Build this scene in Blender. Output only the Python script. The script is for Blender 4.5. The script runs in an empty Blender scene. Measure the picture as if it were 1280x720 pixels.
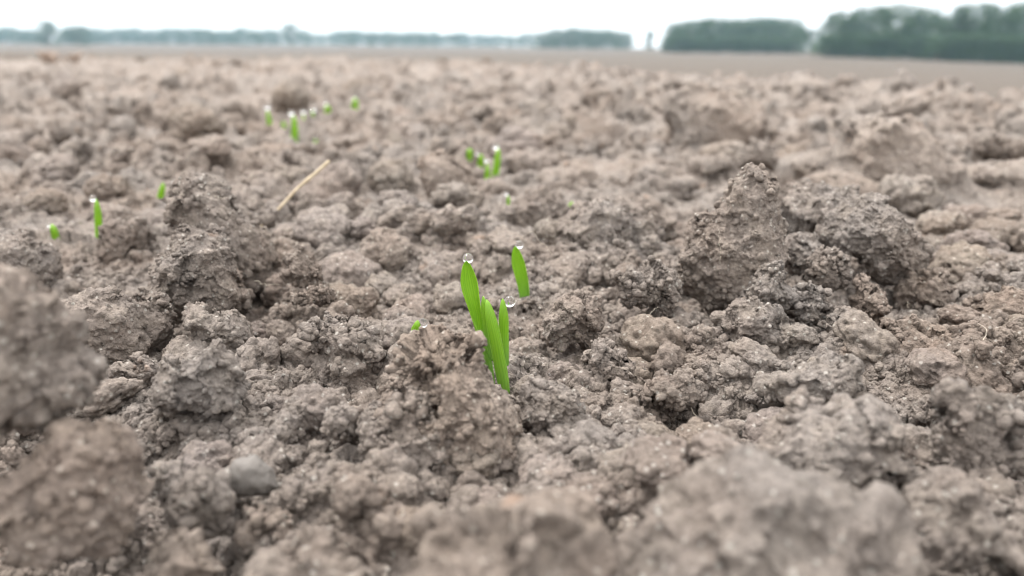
import bpy, math, random
import numpy as np
from mathutils import Vector, Matrix

PI = math.pi
random.seed(7)
rng = np.random.default_rng(11)
scene = bpy.context.scene
COL = scene.collection

# ------------------------------------------------------------------ camera
CAM_H = 0.0724
PITCH = math.radians(17.9)
FPX = 960.0                       # focal length in pixels of the 1280 wide photograph
cam_d = bpy.data.cameras.new('camera')
cam_d.sensor_width = 36.0
cam_d.lens = 27.0
cam_d.clip_start = 0.004
cam_d.clip_end = 6000.0
cam_d.dof.use_dof = True
cam_d.dof.focus_distance = 0.176
cam_d.dof.aperture_fstop = 12.5
cam = bpy.data.objects.new('camera', cam_d)
COL.objects.link(cam)
cam.location = (0, 0, CAM_H)
cam.rotation_euler = (PI / 2 - PITCH, 0, 0)
scene.camera = cam

# ------------------------------------------------------------------ sky, sun, exposure
SUN_EL, SUN_ROT = math.radians(60), math.radians(-55)
w = bpy.data.worlds.new('World')
scene.world = w
w.use_nodes = True
nt = w.node_tree
nt.nodes.clear()
out = nt.nodes.new('ShaderNodeOutputWorld')
bg = nt.nodes.new('ShaderNodeBackground')
sky = nt.nodes.new('ShaderNodeTexSky')
sky.sky_type = 'NISHITA'
sky.sun_disc = False
sky.sun_elevation = SUN_EL
sky.sun_rotation = SUN_ROT
sky.altitude = 100
sky.dust_density = 3.0
bg.inputs['Strength'].default_value = 0.077
# an even overcast: cloud cover mixed over the blue of the clear sky
tc = nt.nodes.new('ShaderNodeTexCoord')
mp = nt.nodes.new('ShaderNodeMapping'); mp.inputs['Scale'].default_value = (1, 1, 3.2)
nz = nt.nodes.new('ShaderNodeTexNoise'); nz.inputs['Scale'].default_value = 2.2; nz.inputs['Detail'].default_value = 6
rp = nt.nodes.new('ShaderNodeMapRange')
rp.inputs['From Min'].default_value = 0.32; rp.inputs['From Max'].default_value = 0.68
rp.inputs['To Min'].default_value = 0.86; rp.inputs['To Max'].default_value = 0.97
mx = nt.nodes.new('ShaderNodeMix'); mx.data_type = 'RGBA'
mx.inputs['B'].default_value = (7, 7, 7, 1)
# a real overcast is about three times brighter overhead than at the horizon
sx = nt.nodes.new('ShaderNodeSeparateXYZ'); nt.links.new(tc.outputs['Generated'], sx.inputs[0])
er = nt.nodes.new('ShaderNodeMapRange'); nt.links.new(sx.outputs[2], er.inputs['Value'])
er.inputs['To Min'].default_value = 6.8; er.inputs['To Max'].default_value = 21.0
vc = nt.nodes.new('ShaderNodeVectorMath'); vc.operation = 'SCALE'; vc.inputs[0].default_value = (1, 1.0, .99)
nt.links.new(er.outputs[0], vc.inputs['Scale']); nt.links.new(vc.outputs[0], mx.inputs['B'])
nt.links.new(tc.outputs['Generated'], mp.inputs['Vector'])
nt.links.new(mp.outputs['Vector'], nz.inputs['Vector'])
nt.links.new(nz.outputs['Fac'], rp.inputs['Value'])
nt.links.new(rp.outputs['Result'], mx.inputs['Factor'])
nt.links.new(sky.outputs['Color'], mx.inputs['A'])
nt.links.new(mx.outputs['Result'], bg.inputs['Color'])
nt.links.new(bg.outputs['Background'], out.inputs['Surface'])

sun_d = bpy.data.lights.new('sun', 'SUN')
sun_d.energy = 1.5
sun_d.angle = math.radians(10)
sun_d.color = (1.0, 0.97, 0.93)
sun = bpy.data.objects.new('sun', sun_d)
COL.objects.link(sun)
# the sky's rotation is measured from +Y towards +X
sdir = Vector((math.sin(SUN_ROT) * math.cos(SUN_EL), math.cos(SUN_ROT) * math.cos(SUN_EL), math.sin(SUN_EL)))
sun.rotation_euler = sdir.to_track_quat('Z', 'Y').to_euler()
sun.location = sdir * 30

vs = scene.view_settings
vs.view_transform = 'Standard'; vs.look = 'None'; vs.gamma = 1.0; vs.exposure = 1.64
vs.use_curve_mapping = False
scene.render.engine = 'CYCLES'
cy = scene.cycles
cy.use_denoising = True
cy.denoising_prefilter = 'ACCURATE'
cy.filter_width = 1.1
cy.max_bounces = 8; cy.diffuse_bounces = 2; cy.glossy_bounces = 3
cy.transmission_bounces = 8; cy.volume_bounces = 1; cy.transparent_max_bounces = 8
cy.caustics_reflective = False
cy.sample_clamp_indirect = 6.0

# ------------------------------------------------------------------ helpers
SP, CP = math.sin(PITCH), math.cos(PITCH)
def ray(px, py):
    u, v = (px - 640) / FPX, (360 - py) / FPX
    return np.array([u, CP + v * SP, -SP + v * CP])
def at(px, py, d):
    """the point seen at (px, py) of the photograph whose ground distance (world Y) is d"""
    r = ray(px, py)
    return np.array([0, 0, CAM_H]) + r * (d / r[1])
def gdist(py, z=0.0):
    r = ray(640, py)
    return (CAM_H - z) / -r[2] * r[1]

def tag(o, label=None, cat=None, group=None, kind=None):
    if label: o['label'] = label
    if cat: o['category'] = cat
    if group: o['group'] = group
    if kind: o['kind'] = kind
    return o
def mesh_from(name, verts, faces, smooth=True):
    """verts (n,3), faces (m,k) with one k"""
    me = bpy.data.meshes.new(name)
    verts = np.asarray(verts, dtype=np.float32); faces = np.asarray(faces, dtype=np.int32)
    k = faces.shape[1]
    me.vertices.add(len(verts)); me.vertices.foreach_set('co', verts.ravel())
    me.loops.add(faces.size); me.loops.foreach_set('vertex_index', faces.ravel())
    me.polygons.add(len(faces))
    me.polygons.foreach_set('loop_start', np.arange(0, faces.size, k, dtype=np.int32))
    me.polygons.foreach_set('use_smooth', np.full(len(faces), smooth, dtype=bool))
    me.update(calc_edges=True)
    return me
def obj(name, me, mat=None, parent=None, loc=None):
    o = bpy.data.objects.new(name, me)
    COL.objects.link(o)
    if mat: me.materials.append(mat)
    if parent: o.parent = parent
    if loc is not None: o.location = loc
    return o
def empty(name, loc):
    o = bpy.data.objects.new(name, None); COL.objects.link(o)
    o.location = loc; o.empty_display_size = 0.005
    return o
def coords(me):
    a = np.empty(len(me.vertices) * 3, dtype=np.float32); me.vertices.foreach_get('co', a)
    return a.reshape(-1, 3)
def faces_of(me, k):
    a = np.empty(len(me.polygons) * k, dtype=np.int32); me.loops.foreach_get('vertex_index', a)
    return a.reshape(-1, k)
def vnormals(me):
    a = np.empty(len(me.vertices) * 3, dtype=np.float32); me.vertex_normals.foreach_get('vector', a)
    return a.reshape(-1, 3)

_ico = {}
def ico(level):
    if level not in _ico:
        import bmesh
        bm = bmesh.new(); bmesh.ops.create_icosphere(bm, subdivisions=level, radius=1.0)
        bm.verts.ensure_lookup_table()
        v = np.array([q.co[:] for q in bm.verts], dtype=np.float32)
        f = np.array([[q.index for q in p.verts] for p in bm.faces], dtype=np.int32)
        bm.free(); _ico[level] = (v, f)
    return _ico[level]

# ------------------------------------------------------------------ soil relief (geometry nodes, baked to meshes)
def relief(name, layers):
    """layers: (cell size, height, attribute or None, mode, seed); each pushes the surface along its own normal,
    so that lumps pile on lumps and overhang"""
    g = bpy.data.node_groups.new(name, 'GeometryNodeTree')
    g.interface.new_socket('Geometry', in_out='INPUT', socket_type='NodeSocketGeometry')
    g.interface.new_socket('Geometry', in_out='OUTPUT', socket_type='NodeSocketGeometry')
    N, L = g.nodes.new, g.links.new
    gi, go = N('NodeGroupInput'), N('NodeGroupOutput')
    geo = gi.outputs[0]
    def vm(op, a=None, b=None, s=None):
        n = N('ShaderNodeVectorMath'); n.operation = op
        for i, q in enumerate((a, b)):
            if q is None: continue
            if isinstance(q, tuple): n.inputs[i].default_value = q
            else: L(q, n.inputs[i])
        if s is not None:
            if isinstance(s, (int, float)): n.inputs['Scale'].default_value = s
            else: L(s, n.inputs['Scale'])
        return n.outputs[0]
    def ma(op, a, b=None, clamp=False):
        n = N('ShaderNodeMath'); n.operation = op; n.use_clamp = clamp
        for i, q in enumerate((a, b)):
            if q is None: continue
            if isinstance(q, (int, float)): n.inputs[i].default_value = q
            else: L(q, n.inputs[i])
        return n.outputs[0]
    for (s, amp, attr, mode, seed) in layers:
        pos = N('GeometryNodeInputPosition').outputs[0]
        p = vm('SCALE', vm('ADD', pos, (seed * 1.7, seed * .9, seed * 2.3)), s=1.0 / s)
        if mode == 'noise':
            n = N('ShaderNodeTexNoise'); n.inputs['Scale'].default_value = 1.0; n.inputs['Detail'].default_value = 4.0
            n.inputs['Roughness'].default_value = 0.62
            L(p, n.inputs['Vector'])
            val = ma('MULTIPLY', ma('SUBTRACT', n.outputs[0], 0.5), 2.0 * amp)
        else:
            n = N('ShaderNodeTexNoise'); n.inputs['Scale'].default_value = 1.3; n.inputs['Detail'].default_value = 2.0
            L(p, n.inputs['Vector'])
            dv = vm('SCALE', vm('SUBTRACT', n.outputs[1], (.5, .5, .5)), s=0.9)
            v = N('ShaderNodeTexVoronoi'); v.inputs['Scale'].default_value = 1.0; v.inputs['Randomness'].default_value = 1.0
            L(vm('ADD', p, dv), v.inputs['Vector'])
            d = ma('DIVIDE', v.outputs['Distance'], 0.82)
            lump = ma('SQRT', ma('MAXIMUM', ma('SUBTRACT', 1.0, ma('MULTIPLY', d, d)), 0.0))
            # uneven height from cell to cell
            sep = N('ShaderNodeSeparateXYZ'); L(v.outputs['Color'], sep.inputs[0])
            lump = ma('MULTIPLY', lump, ma('ADD', 0.55, ma('MULTIPLY', sep.outputs[0], 0.75)))
            m = N('ShaderNodeTexNoise'); m.inputs['Scale'].default_value = 0.35; m.inputs['Detail'].default_value = 1.0
            L(p, m.inputs['Vector'])
            mask = ma('MULTIPLY', ma('SUBTRACT', m.outputs[0], 0.28), 2.6, clamp=True)
            val = ma('MULTIPLY', ma('MULTIPLY', ma('SUBTRACT', lump, 0.62), mask), amp)
        if attr:
            na = N('GeometryNodeInputNamedAttribute'); na.data_type = 'FLOAT'; na.inputs[0].default_value = attr
            val = ma('MULTIPLY', val, na.outputs[0])
        sp = N('GeometryNodeSetPosition')
        L(geo, sp.inputs['Geometry'])
        L(vm('SCALE', N('GeometryNodeInputNormal').outputs[0], s=val), sp.inputs['Offset'])
        geo = sp.outputs[0]
    L(geo, go.inputs[0])
    return g
def bake(me, group):
    """run the relief over a mesh and return the finished mesh"""
    o = bpy.data.objects.new('tmp', me); COL.objects.link(o)
    m = o.modifiers.new('relief', 'NODES'); m.node_group = group
    dg = bpy.context.evaluated_depsgraph_get()
    ev = o.evaluated_get(dg)
    co = coords(ev.data).copy()
    bpy.data.objects.remove(o)
    me.vertices.foreach_set('co', co.ravel()); me.update()
    return me

# ------------------------------------------------------------------ materials
def nmat(name):
    m = bpy.data.materials.new(name); m.use_nodes = True
    n = m.node_tree; n.nodes.clear()
    o = n.nodes.new('ShaderNodeOutputMaterial'); b = n.nodes.new('ShaderNodeBsdfPrincipled')
    n.links.new(b.outputs[0], o.inputs['Surface'])
    return m, n, b, o
def soil_material(name='soil'):
    m, n, b, o = nmat(name)
    N, L = n.nodes.new, n.links.new
    geo = N('ShaderNodeNewGeometry')
    def noise(scale, detail=3, rough=.55, off=0):
        mp = N('ShaderNodeMapping'); mp.inputs['Location'].default_value = (off, off * .7, off * 1.3)
        L(geo.outputs['Position'], mp.inputs['Vector'])
        t = N('ShaderNodeTexNoise'); t.inputs['Scale'].default_value = scale; t.inputs['Detail'].default_value = detail
        t.inputs['Roughness'].default_value = rough
        L(mp.outputs[0], t.inputs['Vector']); return t.outputs[0]
    def ramp(x, a, b_, lo=0.0, hi=1.0):
        r = N('ShaderNodeMapRange'); L(x, r.inputs['Value'])
        r.inputs['From Min'].default_value = a; r.inputs['From Max'].default_value = b_
        r.inputs['To Min'].default_value = lo; r.inputs['To Max'].default_value = hi
        return r.outputs[0]
    def mix(f, a, c, mode='MIX'):
        x = N('ShaderNodeMix'); x.data_type = 'RGBA'; x.blend_type = mode
        if isinstance(f, (int, float)): x.inputs['Factor'].default_value = f
        else: L(f, x.inputs['Factor'])
        for k, q in (('A', a), ('B', c)):
            if isinstance(q, tuple): x.inputs[k].default_value = q + (1,)
            else: L(q, x.inputs[k])
        return x.outputs['Result']
    brown, grey = (0.196, 0.155, 0.129), (0.215, 0.187, 0.168)
    c = mix(ramp(noise(22, 4), .38, .62), brown, grey)
    c = mix(ramp(noise(160, 3, off=3), .42, .70, 0, .55), c, (0.245, 0.206, 0.172))
    c = mix(ramp(noise(1.1, 3, off=9), .40, .62, 0, .35), c, (0.235, 0.207, 0.186))
    sp = N('ShaderNodeSeparateXYZ'); L(geo.outputs['Position'], sp.inputs[0])
    c = mix(ramp(sp.outputs[1], 1.7, 3.6, 0, .95), c, (0.058, 0.043, 0.032))   # the rolled field beyond the crest is moister
    dk = ramp(noise(650, 4, .7, off=5), .30, .72, .58, 1.36)
    vm = N('ShaderNodeVectorMath'); vm.operation = 'SCALE'; L(c, vm.inputs[0]); L(dk, vm.inputs['Scale'])
    c = vm.outputs[0]
    # pale sand grains and a few rusty specks
    v = N('ShaderNodeTexVoronoi'); v.inputs['Scale'].default_value = 900; L(geo.outputs['Position'], v.inputs['Vector'])
    sc = N('ShaderNodeSeparateColor'); L(v.outputs['Color'], sc.inputs[0])
    g1 = N('ShaderNodeMath'); g1.operation = 'MULTIPLY'
    L(ramp(sc.outputs[0], .86, .90), g1.inputs[0]); L(ramp(v.outputs['Distance'], .42, .30), g1.inputs[1])
    g2 = N('ShaderNodeMath'); g2.operation = 'MULTIPLY'; L(g1.outputs[0], g2.inputs[0]); g2.inputs[1].default_value = .6
    c = mix(g2.outputs[0], c, (0.44, 0.41, 0.37))
    v2 = N('ShaderNodeTexVoronoi'); v2.inputs['Scale'].default_value = 210; L(geo.outputs['Position'], v2.inputs['Vector'])
    sc2 = N('ShaderNodeSeparateColor'); L(v2.outputs['Color'], sc2.inputs[0])
    h1 = N('ShaderNodeMath'); h1.operation = 'MULTIPLY'
    L(ramp(sc2.outputs[1], .988, .995, 0, .22), h1.inputs[0]); L(ramp(v2.outputs['Distance'], .5, .25), h1.inputs[1])
    c = mix(h1.outputs[0], c, (0.36, 0.20, 0.11))
    oi = N('ShaderNodeObjectInfo')
    c = mix(1.0, c, oi.outputs['Color'], 'MULTIPLY')
    L(c, b.inputs['Base Color'])
    b.inputs['Roughness'].default_value = 0.95
    b.inputs['Specular IOR Level'].default_value = 0.18
    b1 = N('ShaderNodeBump'); b1.inputs['Strength'].default_value = 1.0; b1.inputs['Distance'].default_value = 0.0014
    L(noise(1100, 5, .7, off=2), b1.inputs['Height'])
    L(b1.outputs[0], b.inputs['Normal'])
    return m
SOIL = soil_material()

# ------------------------------------------------------------------ the ground: one sheet from under the camera to the horizon
def smooth(x, a, b):
    t = np.clip((x - a) / (b - a), 0, 1); return t * t * (3 - 2 * t)
def vnoise(x, y, s, seed):
    """smooth value noise, -1..1"""
    x = x / s + seed * 13.7; y = y / s + seed * 7.3
    xi, yi = np.floor(x), np.floor(y); fx, fy = x - xi, y - yi
    fx = fx * fx * (3 - 2 * fx); fy = fy * fy * (3 - 2 * fy)
    def h(a, b):
        q = np.sin(a * 127.1 + b * 311.7 + seed * 74.7) * 43758.5453
        return (q - np.floor(q)) * 2 - 1
    return ((h(xi, yi) * (1 - fx) + h(xi + 1, yi) * fx) * (1 - fy)
            + (h(xi, yi + 1) * (1 - fx) + h(xi + 1, yi + 1) * fx) * fy)

def pxang(y):  # depression angle of a photograph row
    return PITCH + np.arctan((y - 360) / FPX)
# mounds and hollows of the seedbed: (px, py on the level ground, radius m, height m)
MOUNDS = [
    (720, 330, .040, .001), (1010, 390, .045, -.001), (1120, 470, .035, -.004), (800, 400, .03, -.003), (1200, 420, .03, -.003),
    (620, 505, .012, -.004), (350, 430, .030, -.003), (205, 655, .014, -.022), (30, 710, .022, -.022), (10, 575, .012, -.02),
    (1180, 250, .040, -.006), (250, 390, .030, -.002), (740, 455, .030, -.002), (900, 470, .03, .001),
    (120, 300, .05, .002), (500, 300, .050, .013), (735, 312, .030, .010), (880, 225, .08, -.006), (1100, 245, .08, -.006), (400, 240, .06, -.004),
]
MP = []
for (mx_, my_, mr, mh) in MOUNDS:
    q = at(mx_, my_, gdist(my_)); MP.append((q[0], q[1], mr, mh))
def terrain(X, Y):
    r = np.hypot(X, Y); az = np.arctan2(X, Y)
    x_px = 640 + FPX * 1.05 * np.tan(np.clip(az, -1.1, 1.1))
    x_px = np.clip(x_px, -500, 1800)
    yc = np.interp(x_px, [-500, 0, 640, 900, 1280, 1800], [62, 68, 86, 103, 124, 138])
    ye = np.interp(x_px, [-500, 0, 640, 800, 1030, 1280, 1800], [50, 50.5, 58, 60, 62.5, 69, 74])
    ac, ae = pxang(yc), pxang(ye)
    rc = CAM_H / np.tan(ac)
    lr = np.log(np.maximum(r, .01) / rc) / math.log(300)      # 0 at the crest, 1 far away
    a = ac + (ae - ac) * smooth(lr, 0.33, 1.0)
    a = a + 0.010 * np.clip(np.sin(np.clip(lr / .36, 0, 1) * PI), 0, 1) * smooth(x_px, 200, 900)
    zf = CAM_H - r * np.tan(a)
    far = smooth(r / rc, 0.97, 1.15)
    z = zf * far
    near = 1 - smooth(r, 3, 9)
    z = z - .0022 * (1 - smooth(r, .30, .42))
    n1 = (vnoise(X, Y, .16, 1) * .008 + vnoise(X, Y, .07, 2) * .0045) * near * (0.55 + .45 * smooth(r, .3, .8))
    z = z + n1 + vnoise(X, Y, 1.1, 3) * .016 * smooth(r, 1.5, 3) * (1 - smooth(r, 8, 20))
    for (cx, cy_, mr, mh) in MP:
        z = z + mh * np.exp(-((X - cx) ** 2 + (Y - cy_) ** 2) / (mr * mr))
    return z

def build_ground():
    global GRID, NAZ
    rad = [0.02]
    while rad[-1] < 2200:
        r = rad[-1]
        k = .02 if r < .06 else (.0042 if r < .115 else (.0016 if r < .30 else (.0030 if r < .6 else (.0045 if r < 2.2 else (.02 if r < 20 else .06)))))
        rad.append(r * (1 + k))
    rad = np.array(rad)
    lim = math.radians(43)
    dense = np.linspace(-lim, lim, 1200)
    lim2 = math.radians(82)
    mid = np.linspace(lim, lim2, 190)[1:]
    side = np.linspace(lim2, 2 * PI - lim2, 110)[1:-1]
    az = np.concatenate([-mid[::-1], dense, mid, side])
    GRID = (rad, az[:len(dense) + 2 * len(mid)]); NAZ = len(az)
    A, R = np.meshgrid(az, rad)
    X, Y = R * np.sin(A), R * np.cos(A)
    Z = terrain(X, Y)
    V = np.stack([X, Y, Z], -1).reshape(-1, 3)
    nr, na = R.shape
    i = np.arange(nr - 1)[:, None] * na; j = np.arange(na)[None, :]; j2 = (j + 1) % na
    F = np.stack([i + j, i + j2, i + na + j2, i + na + j], -1).reshape(-1, 4)[:, ::-1]
    me = mesh_from('ground', V, F)
    rr = R.reshape(-1); aa = np.abs((A.reshape(-1) + PI) % (2 * PI) - PI)
    grow = smooth(rr, .33, .8)
    for nm, lo, hi in (('f1', 9, 22), ('f2', 4, 9), ('f3', 1.6, 3.6), ('f4', .8, 1.8), ('f5', .45, .9), ('f6', .3, .6)):
        at_ = me.attributes.new(nm, 'FLOAT', 'POINT')
        coarse = 1.0 if nm in ('f1', 'f2') else None
        val = 1 - smooth(rr, lo, hi)
        if coarse is None: val = val * (1 - smooth(aa, lim2 - .12, lim2))
        if nm in ('f2', 'f3'): val = val * (1 + 1.1 * grow)
        if nm == 'f1': val = val * (1 + .5 * grow) * (1 - .5 * smooth(rr, 1.0, 2.0))
        if nm == 'f2': val = val * (.68 + .32 * smooth(rr, .25, .45))
        if nm == 'f3': val = val * (.85 + .15 * smooth(rr, .25, .45))
        at_.data.foreach_set('value', val.astype(np.float32))
    g = relief('ground_relief', [
        (.085, .021, 'f1', 'lump', 1.1), (.034, .0145, 'f2', 'lump', 2.3), (.014, .0064, 'f3', 'lump', 3.7),
        (.0062, .0028, 'f4', 'lump', 4.1), (.0027, .0014, 'f5', 'lump', 5.9), (.0013, .0009, 'f6', 'lump', 7.7), (.0009, .0005, 'f6', 'noise', 6.3)])
    bake(me, g)
    o = obj('ground', me, SOIL)
    tag(o, 'dry crumbly grey-brown seedbed soil running to the field edge', 'ground', kind='structure')
    return o
ground = build_ground()
GV = coords(ground.data)
GRAD, GAZ = GRID
BOXES = []         # what a freely strewn clod must not cover
def covers(x, y, z, s):
    """would a clod of radius s standing here hide one of the seedlings?"""
    p = np.array([x, y, z - CAM_H]); f = np.array([0, CP, -SP]); u = np.array([0, SP, CP]); dd = p @ f
    px, py, r = 640 + FPX * p[0] / dd, 360 - FPX * (p @ u) / dd, FPX * s / dd
    return any(y < d + .01 and px + r > a and px - r < b and py + r > c and py - r < e for a, b, c, e, d in BOXES)
KEEP = []          # (x, y, radius): spots the seedlings need free of larger crumbs
def surf_z(x, y):
    i = int(np.searchsorted(GRAD, math.hypot(x, y))); j = int(np.searchsorted(GAZ, math.atan2(x, y)))
    na = NAZ
    i = min(max(i, 4), len(GRAD) - 5); j = min(max(j, 4), len(GAZ) - 5)
    blk = GV.reshape(-1, na, 3)[i - 3:i + 4, j - 4:j + 5, 2]
    return float(np.median(blk))
def hit(px, py, d0=.08, zoff=0.0):
    """ground distance at which the sight line through (px, py) meets the soil"""
    r = ray(px, py); d = d0
    while d < 3:
        p = np.array([0, 0, CAM_H]) + r * (d / r[1])
        if p[2] < surf_z(p[0], p[1]) + zoff: return d
        d *= 1.004
    return d

# ------------------------------------------------------------------ crumbs: irregular lumps of soil at two resolutions
def make_protos(lvl, cnt, off):
    g = relief('crumb_relief', [(.016, .0060, None, 'noise', off), (.009, .0058, None, 'lump', 1.0 + off), (.0042, .0034, None, 'lump', 2.0 + off),
                                (.0021, .0016, None, 'lump', 3.0 + off), (.0016, .0010, None, 'noise', 4.0)][:(5 if lvl > 2 else 3)])
    P = []
    for k in range(cnt):
        V, F = ico(lvl)
        q = V * np.array([1, rng.uniform(.65, 1.0), rng.uniform(.55, .9)], dtype=np.float32) * .01 + np.array([k * .5 + lvl, 0, 0], dtype=np.float32)
        me = mesh_from('p', q, F); bake(me, g)
        co = coords(me); co = (co - co.mean(0)); co = co / np.hypot(*(np.abs(co).max(0)[:2])) * 1.3
        P.append((co.astype(np.float32), F)); bpy.data.meshes.remove(me)
    return P
HI, MID, LOW = make_protos(4, 12, .3), make_protos(2, 12, .7), make_protos(1, 10, .9)
def rots(n):
    q = rng.normal(size=(n, 4)); q /= np.linalg.norm(q, axis=1)[:, None]
    a, b, c, d = q.T
    return np.stack([1 - 2 * (c * c + d * d), 2 * (b * c - a * d), 2 * (b * d + a * c),
                     2 * (b * c + a * d), 1 - 2 * (b * b + d * d), 2 * (c * d - a * b),
                     2 * (b * d - a * c), 2 * (c * d + a * b), 1 - 2 * (b * b + c * c)], -1).reshape(-1, 3, 3)
def lumps(P, S, protos, lift=.3, nrm=None):
    """arrays of vertices and faces of one crumb at every point"""
    VV, FF, base = [], [], 0
    which = rng.integers(len(protos), size=len(P)); M = rots(len(P))
    for k, (co, F) in enumerate(protos):
        ii = np.where(which == k)[0]
        if not len(ii): continue
        v = np.einsum('nij,vj->nvi', M[ii], co) * S[ii, None, None] + P[ii, None]
        if nrm is not None: v = v + nrm[ii, None] * (S[ii] * lift)[:, None, None]
        else: v[:, :, 2] += (S[ii] * lift)[:, None]
        VV.append(v.reshape(-1, 3))
        FF.append((F[None] + (np.arange(len(ii)) * len(co))[:, None, None] + base).reshape(-1, 3)); base += len(ii) * len(co)
    return np.concatenate(VV), np.concatenate(FF)
def granulate(me, d):
    """press a crust of small crumbs into a clod's surface, as part of its own mesh"""
    co, nn, F = coords(me), vnormals(me), faces_of(me, 3)
    a, b, c = co[F[:, 0]], co[F[:, 1]], co[F[:, 2]]
    ar = np.linalg.norm(np.cross(b - a, c - a), axis=1) / 2
    area = ar.sum(); k = max(1.0, d / .2)
    if d < .125: k = 1.3
    n1 = int(min(area / (2.4e-6 * k * k), 4200)); n2 = int(min(area / (2.6e-5 * k * k), 420))
    VV, FF = [co], [F]; base = len(co)
    for n, lo, hi, pr in ((n1, .00028, .00075, LOW), (n2, .0008, .0019, MID)):
        fi = rng.choice(len(F), n, p=ar / area); w3 = rng.dirichlet((1, 1, 1), n)
        P = a[fi] * w3[:, :1] + b[fi] * w3[:, 1:2] + c[fi] * w3[:, 2:]
        N3 = nn[F[fi, 0]]
        # crumbs gather in patches
        keep = (vnoise(P[:, 0] * 3 + P[:, 2], P[:, 1] + P[:, 2] * 2, .006, 4) + rng.uniform(-.6, .9, n)) > -.25
        P, N3 = P[keep], N3[keep]
        S = (lo + (hi - lo) * rng.random(len(P)) ** 2) * k
        v, f = lumps(P, S, pr, .25, N3)
        VV.append(v); FF.append(f + base); base += len(v)
    m2 = mesh_from(me.name, np.concatenate(VV), np.concatenate(FF)); bpy.data.meshes.remove(me)
    return m2

# ------------------------------------------------------------------ clods
CLOD_G = relief('clod_relief', [
    (.030, .009, None, 'lump', 1.3), (.0125, .0066, None, 'lump', 2.9), (.0058, .0032, None, 'lump', 4.4),
    (.0026, .0015, None, 'lump', 5.2), (.0013, .0008, None, 'noise', 6.6)])
CLOD_F = relief('far_clod_relief', [
    (.060, .016, None, 'lump', 1.3), (.026, .009, None, 'lump', 2.9), (.011, .004, None, 'lump', 4.4)])
def clod(name, label, outline, d, thick=.9, tint=(1, 1, 1), lvl=6, back=None, cat='clod', mat=None, grp=None, lean=0.0, g='soil clods'):
    """outline: the clod's silhouette in photograph pixels, standing at ground distance d; real thickness along the view"""
    pts = np.array([at(x, y, d) for x, y in outline])
    c = 0.5 * (pts.min(0) + pts.max(0))
    view = c - np.array([0, 0, CAM_H]); view = view / np.linalg.norm(view)
    right = np.array([view[1], -view[0], 0]); right /= np.linalg.norm(right)
    up = np.cross(right, view)
    rel = (pts - c) * (.93 if d < .13 else .97)
    a = rel @ right; b = rel @ up
    # closed radial profile, resampled by angle
    n = 720
    den = []
    m = len(a)
    for k in range(m):
        t = np.linspace(0, 1, 40, endpoint=False)
        den.append(np.stack([a[k] + (a[(k + 1) % m] - a[k]) * t, b[k] + (b[(k + 1) % m] - b[k]) * t], -1))
    den = np.concatenate(den)
    ang = np.arctan2(den[:, 1], den[:, 0]); rr = np.hypot(den[:, 0], den[:, 1])
    order = np.argsort(ang)
    ga = np.linspace(-PI, PI, n)
    prof = np.interp(ga, ang[order], rr[order], period=2 * PI)
    ker = np.hanning(17); ker /= ker.sum()
    prof = np.convolve(np.concatenate([prof[-30:], prof, prof[:30]]), ker, 'same')[30:-30]
    V, F = ico(lvl)
    ph = np.arctan2(V[:, 1], V[:, 0]); rho = np.hypot(V[:, 0], V[:, 1])
    R = np.interp(ph, ga, prof)
    T = thick * np.sqrt(prof.mean() * min(np.ptp(a), np.ptp(b)) * .5)
    rho2 = rho ** 0.92
    off = V[:, 2] * T + lean * T * (rho2 * np.sin(ph))
    W = c + (np.cos(ph) * R * rho2)[:, None] * right + (np.sin(ph) * R * rho2)[:, None] * up + off[:, None] * view
    me = mesh_from(name, W, F)
    bake(me, g_group(d) if grp is None else grp)
    if grp is None and d > .09:
        me = granulate(me, d)
    base = np.array([c[0], c[1], W[:, 2].min()])
    co = coords(me) - base
    me.vertices.foreach_set('co', co.astype(np.float32).ravel()); me.update()
    o = obj(name, me, mat or SOIL, loc=base)
    o.color = tuple(tint) + (1,)
    tag(o, label, cat, g)
    CL.append(o)
    return o
def g_group(d): return CLOD_G if d < .33 else CLOD_F
CL = []
GREY, BRN, DRK, LGT = (1.0, 1.01, 1.02), (1.02, .985, .955), (.93, .92, .915), (1.07, 1.065, 1.06)
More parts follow.
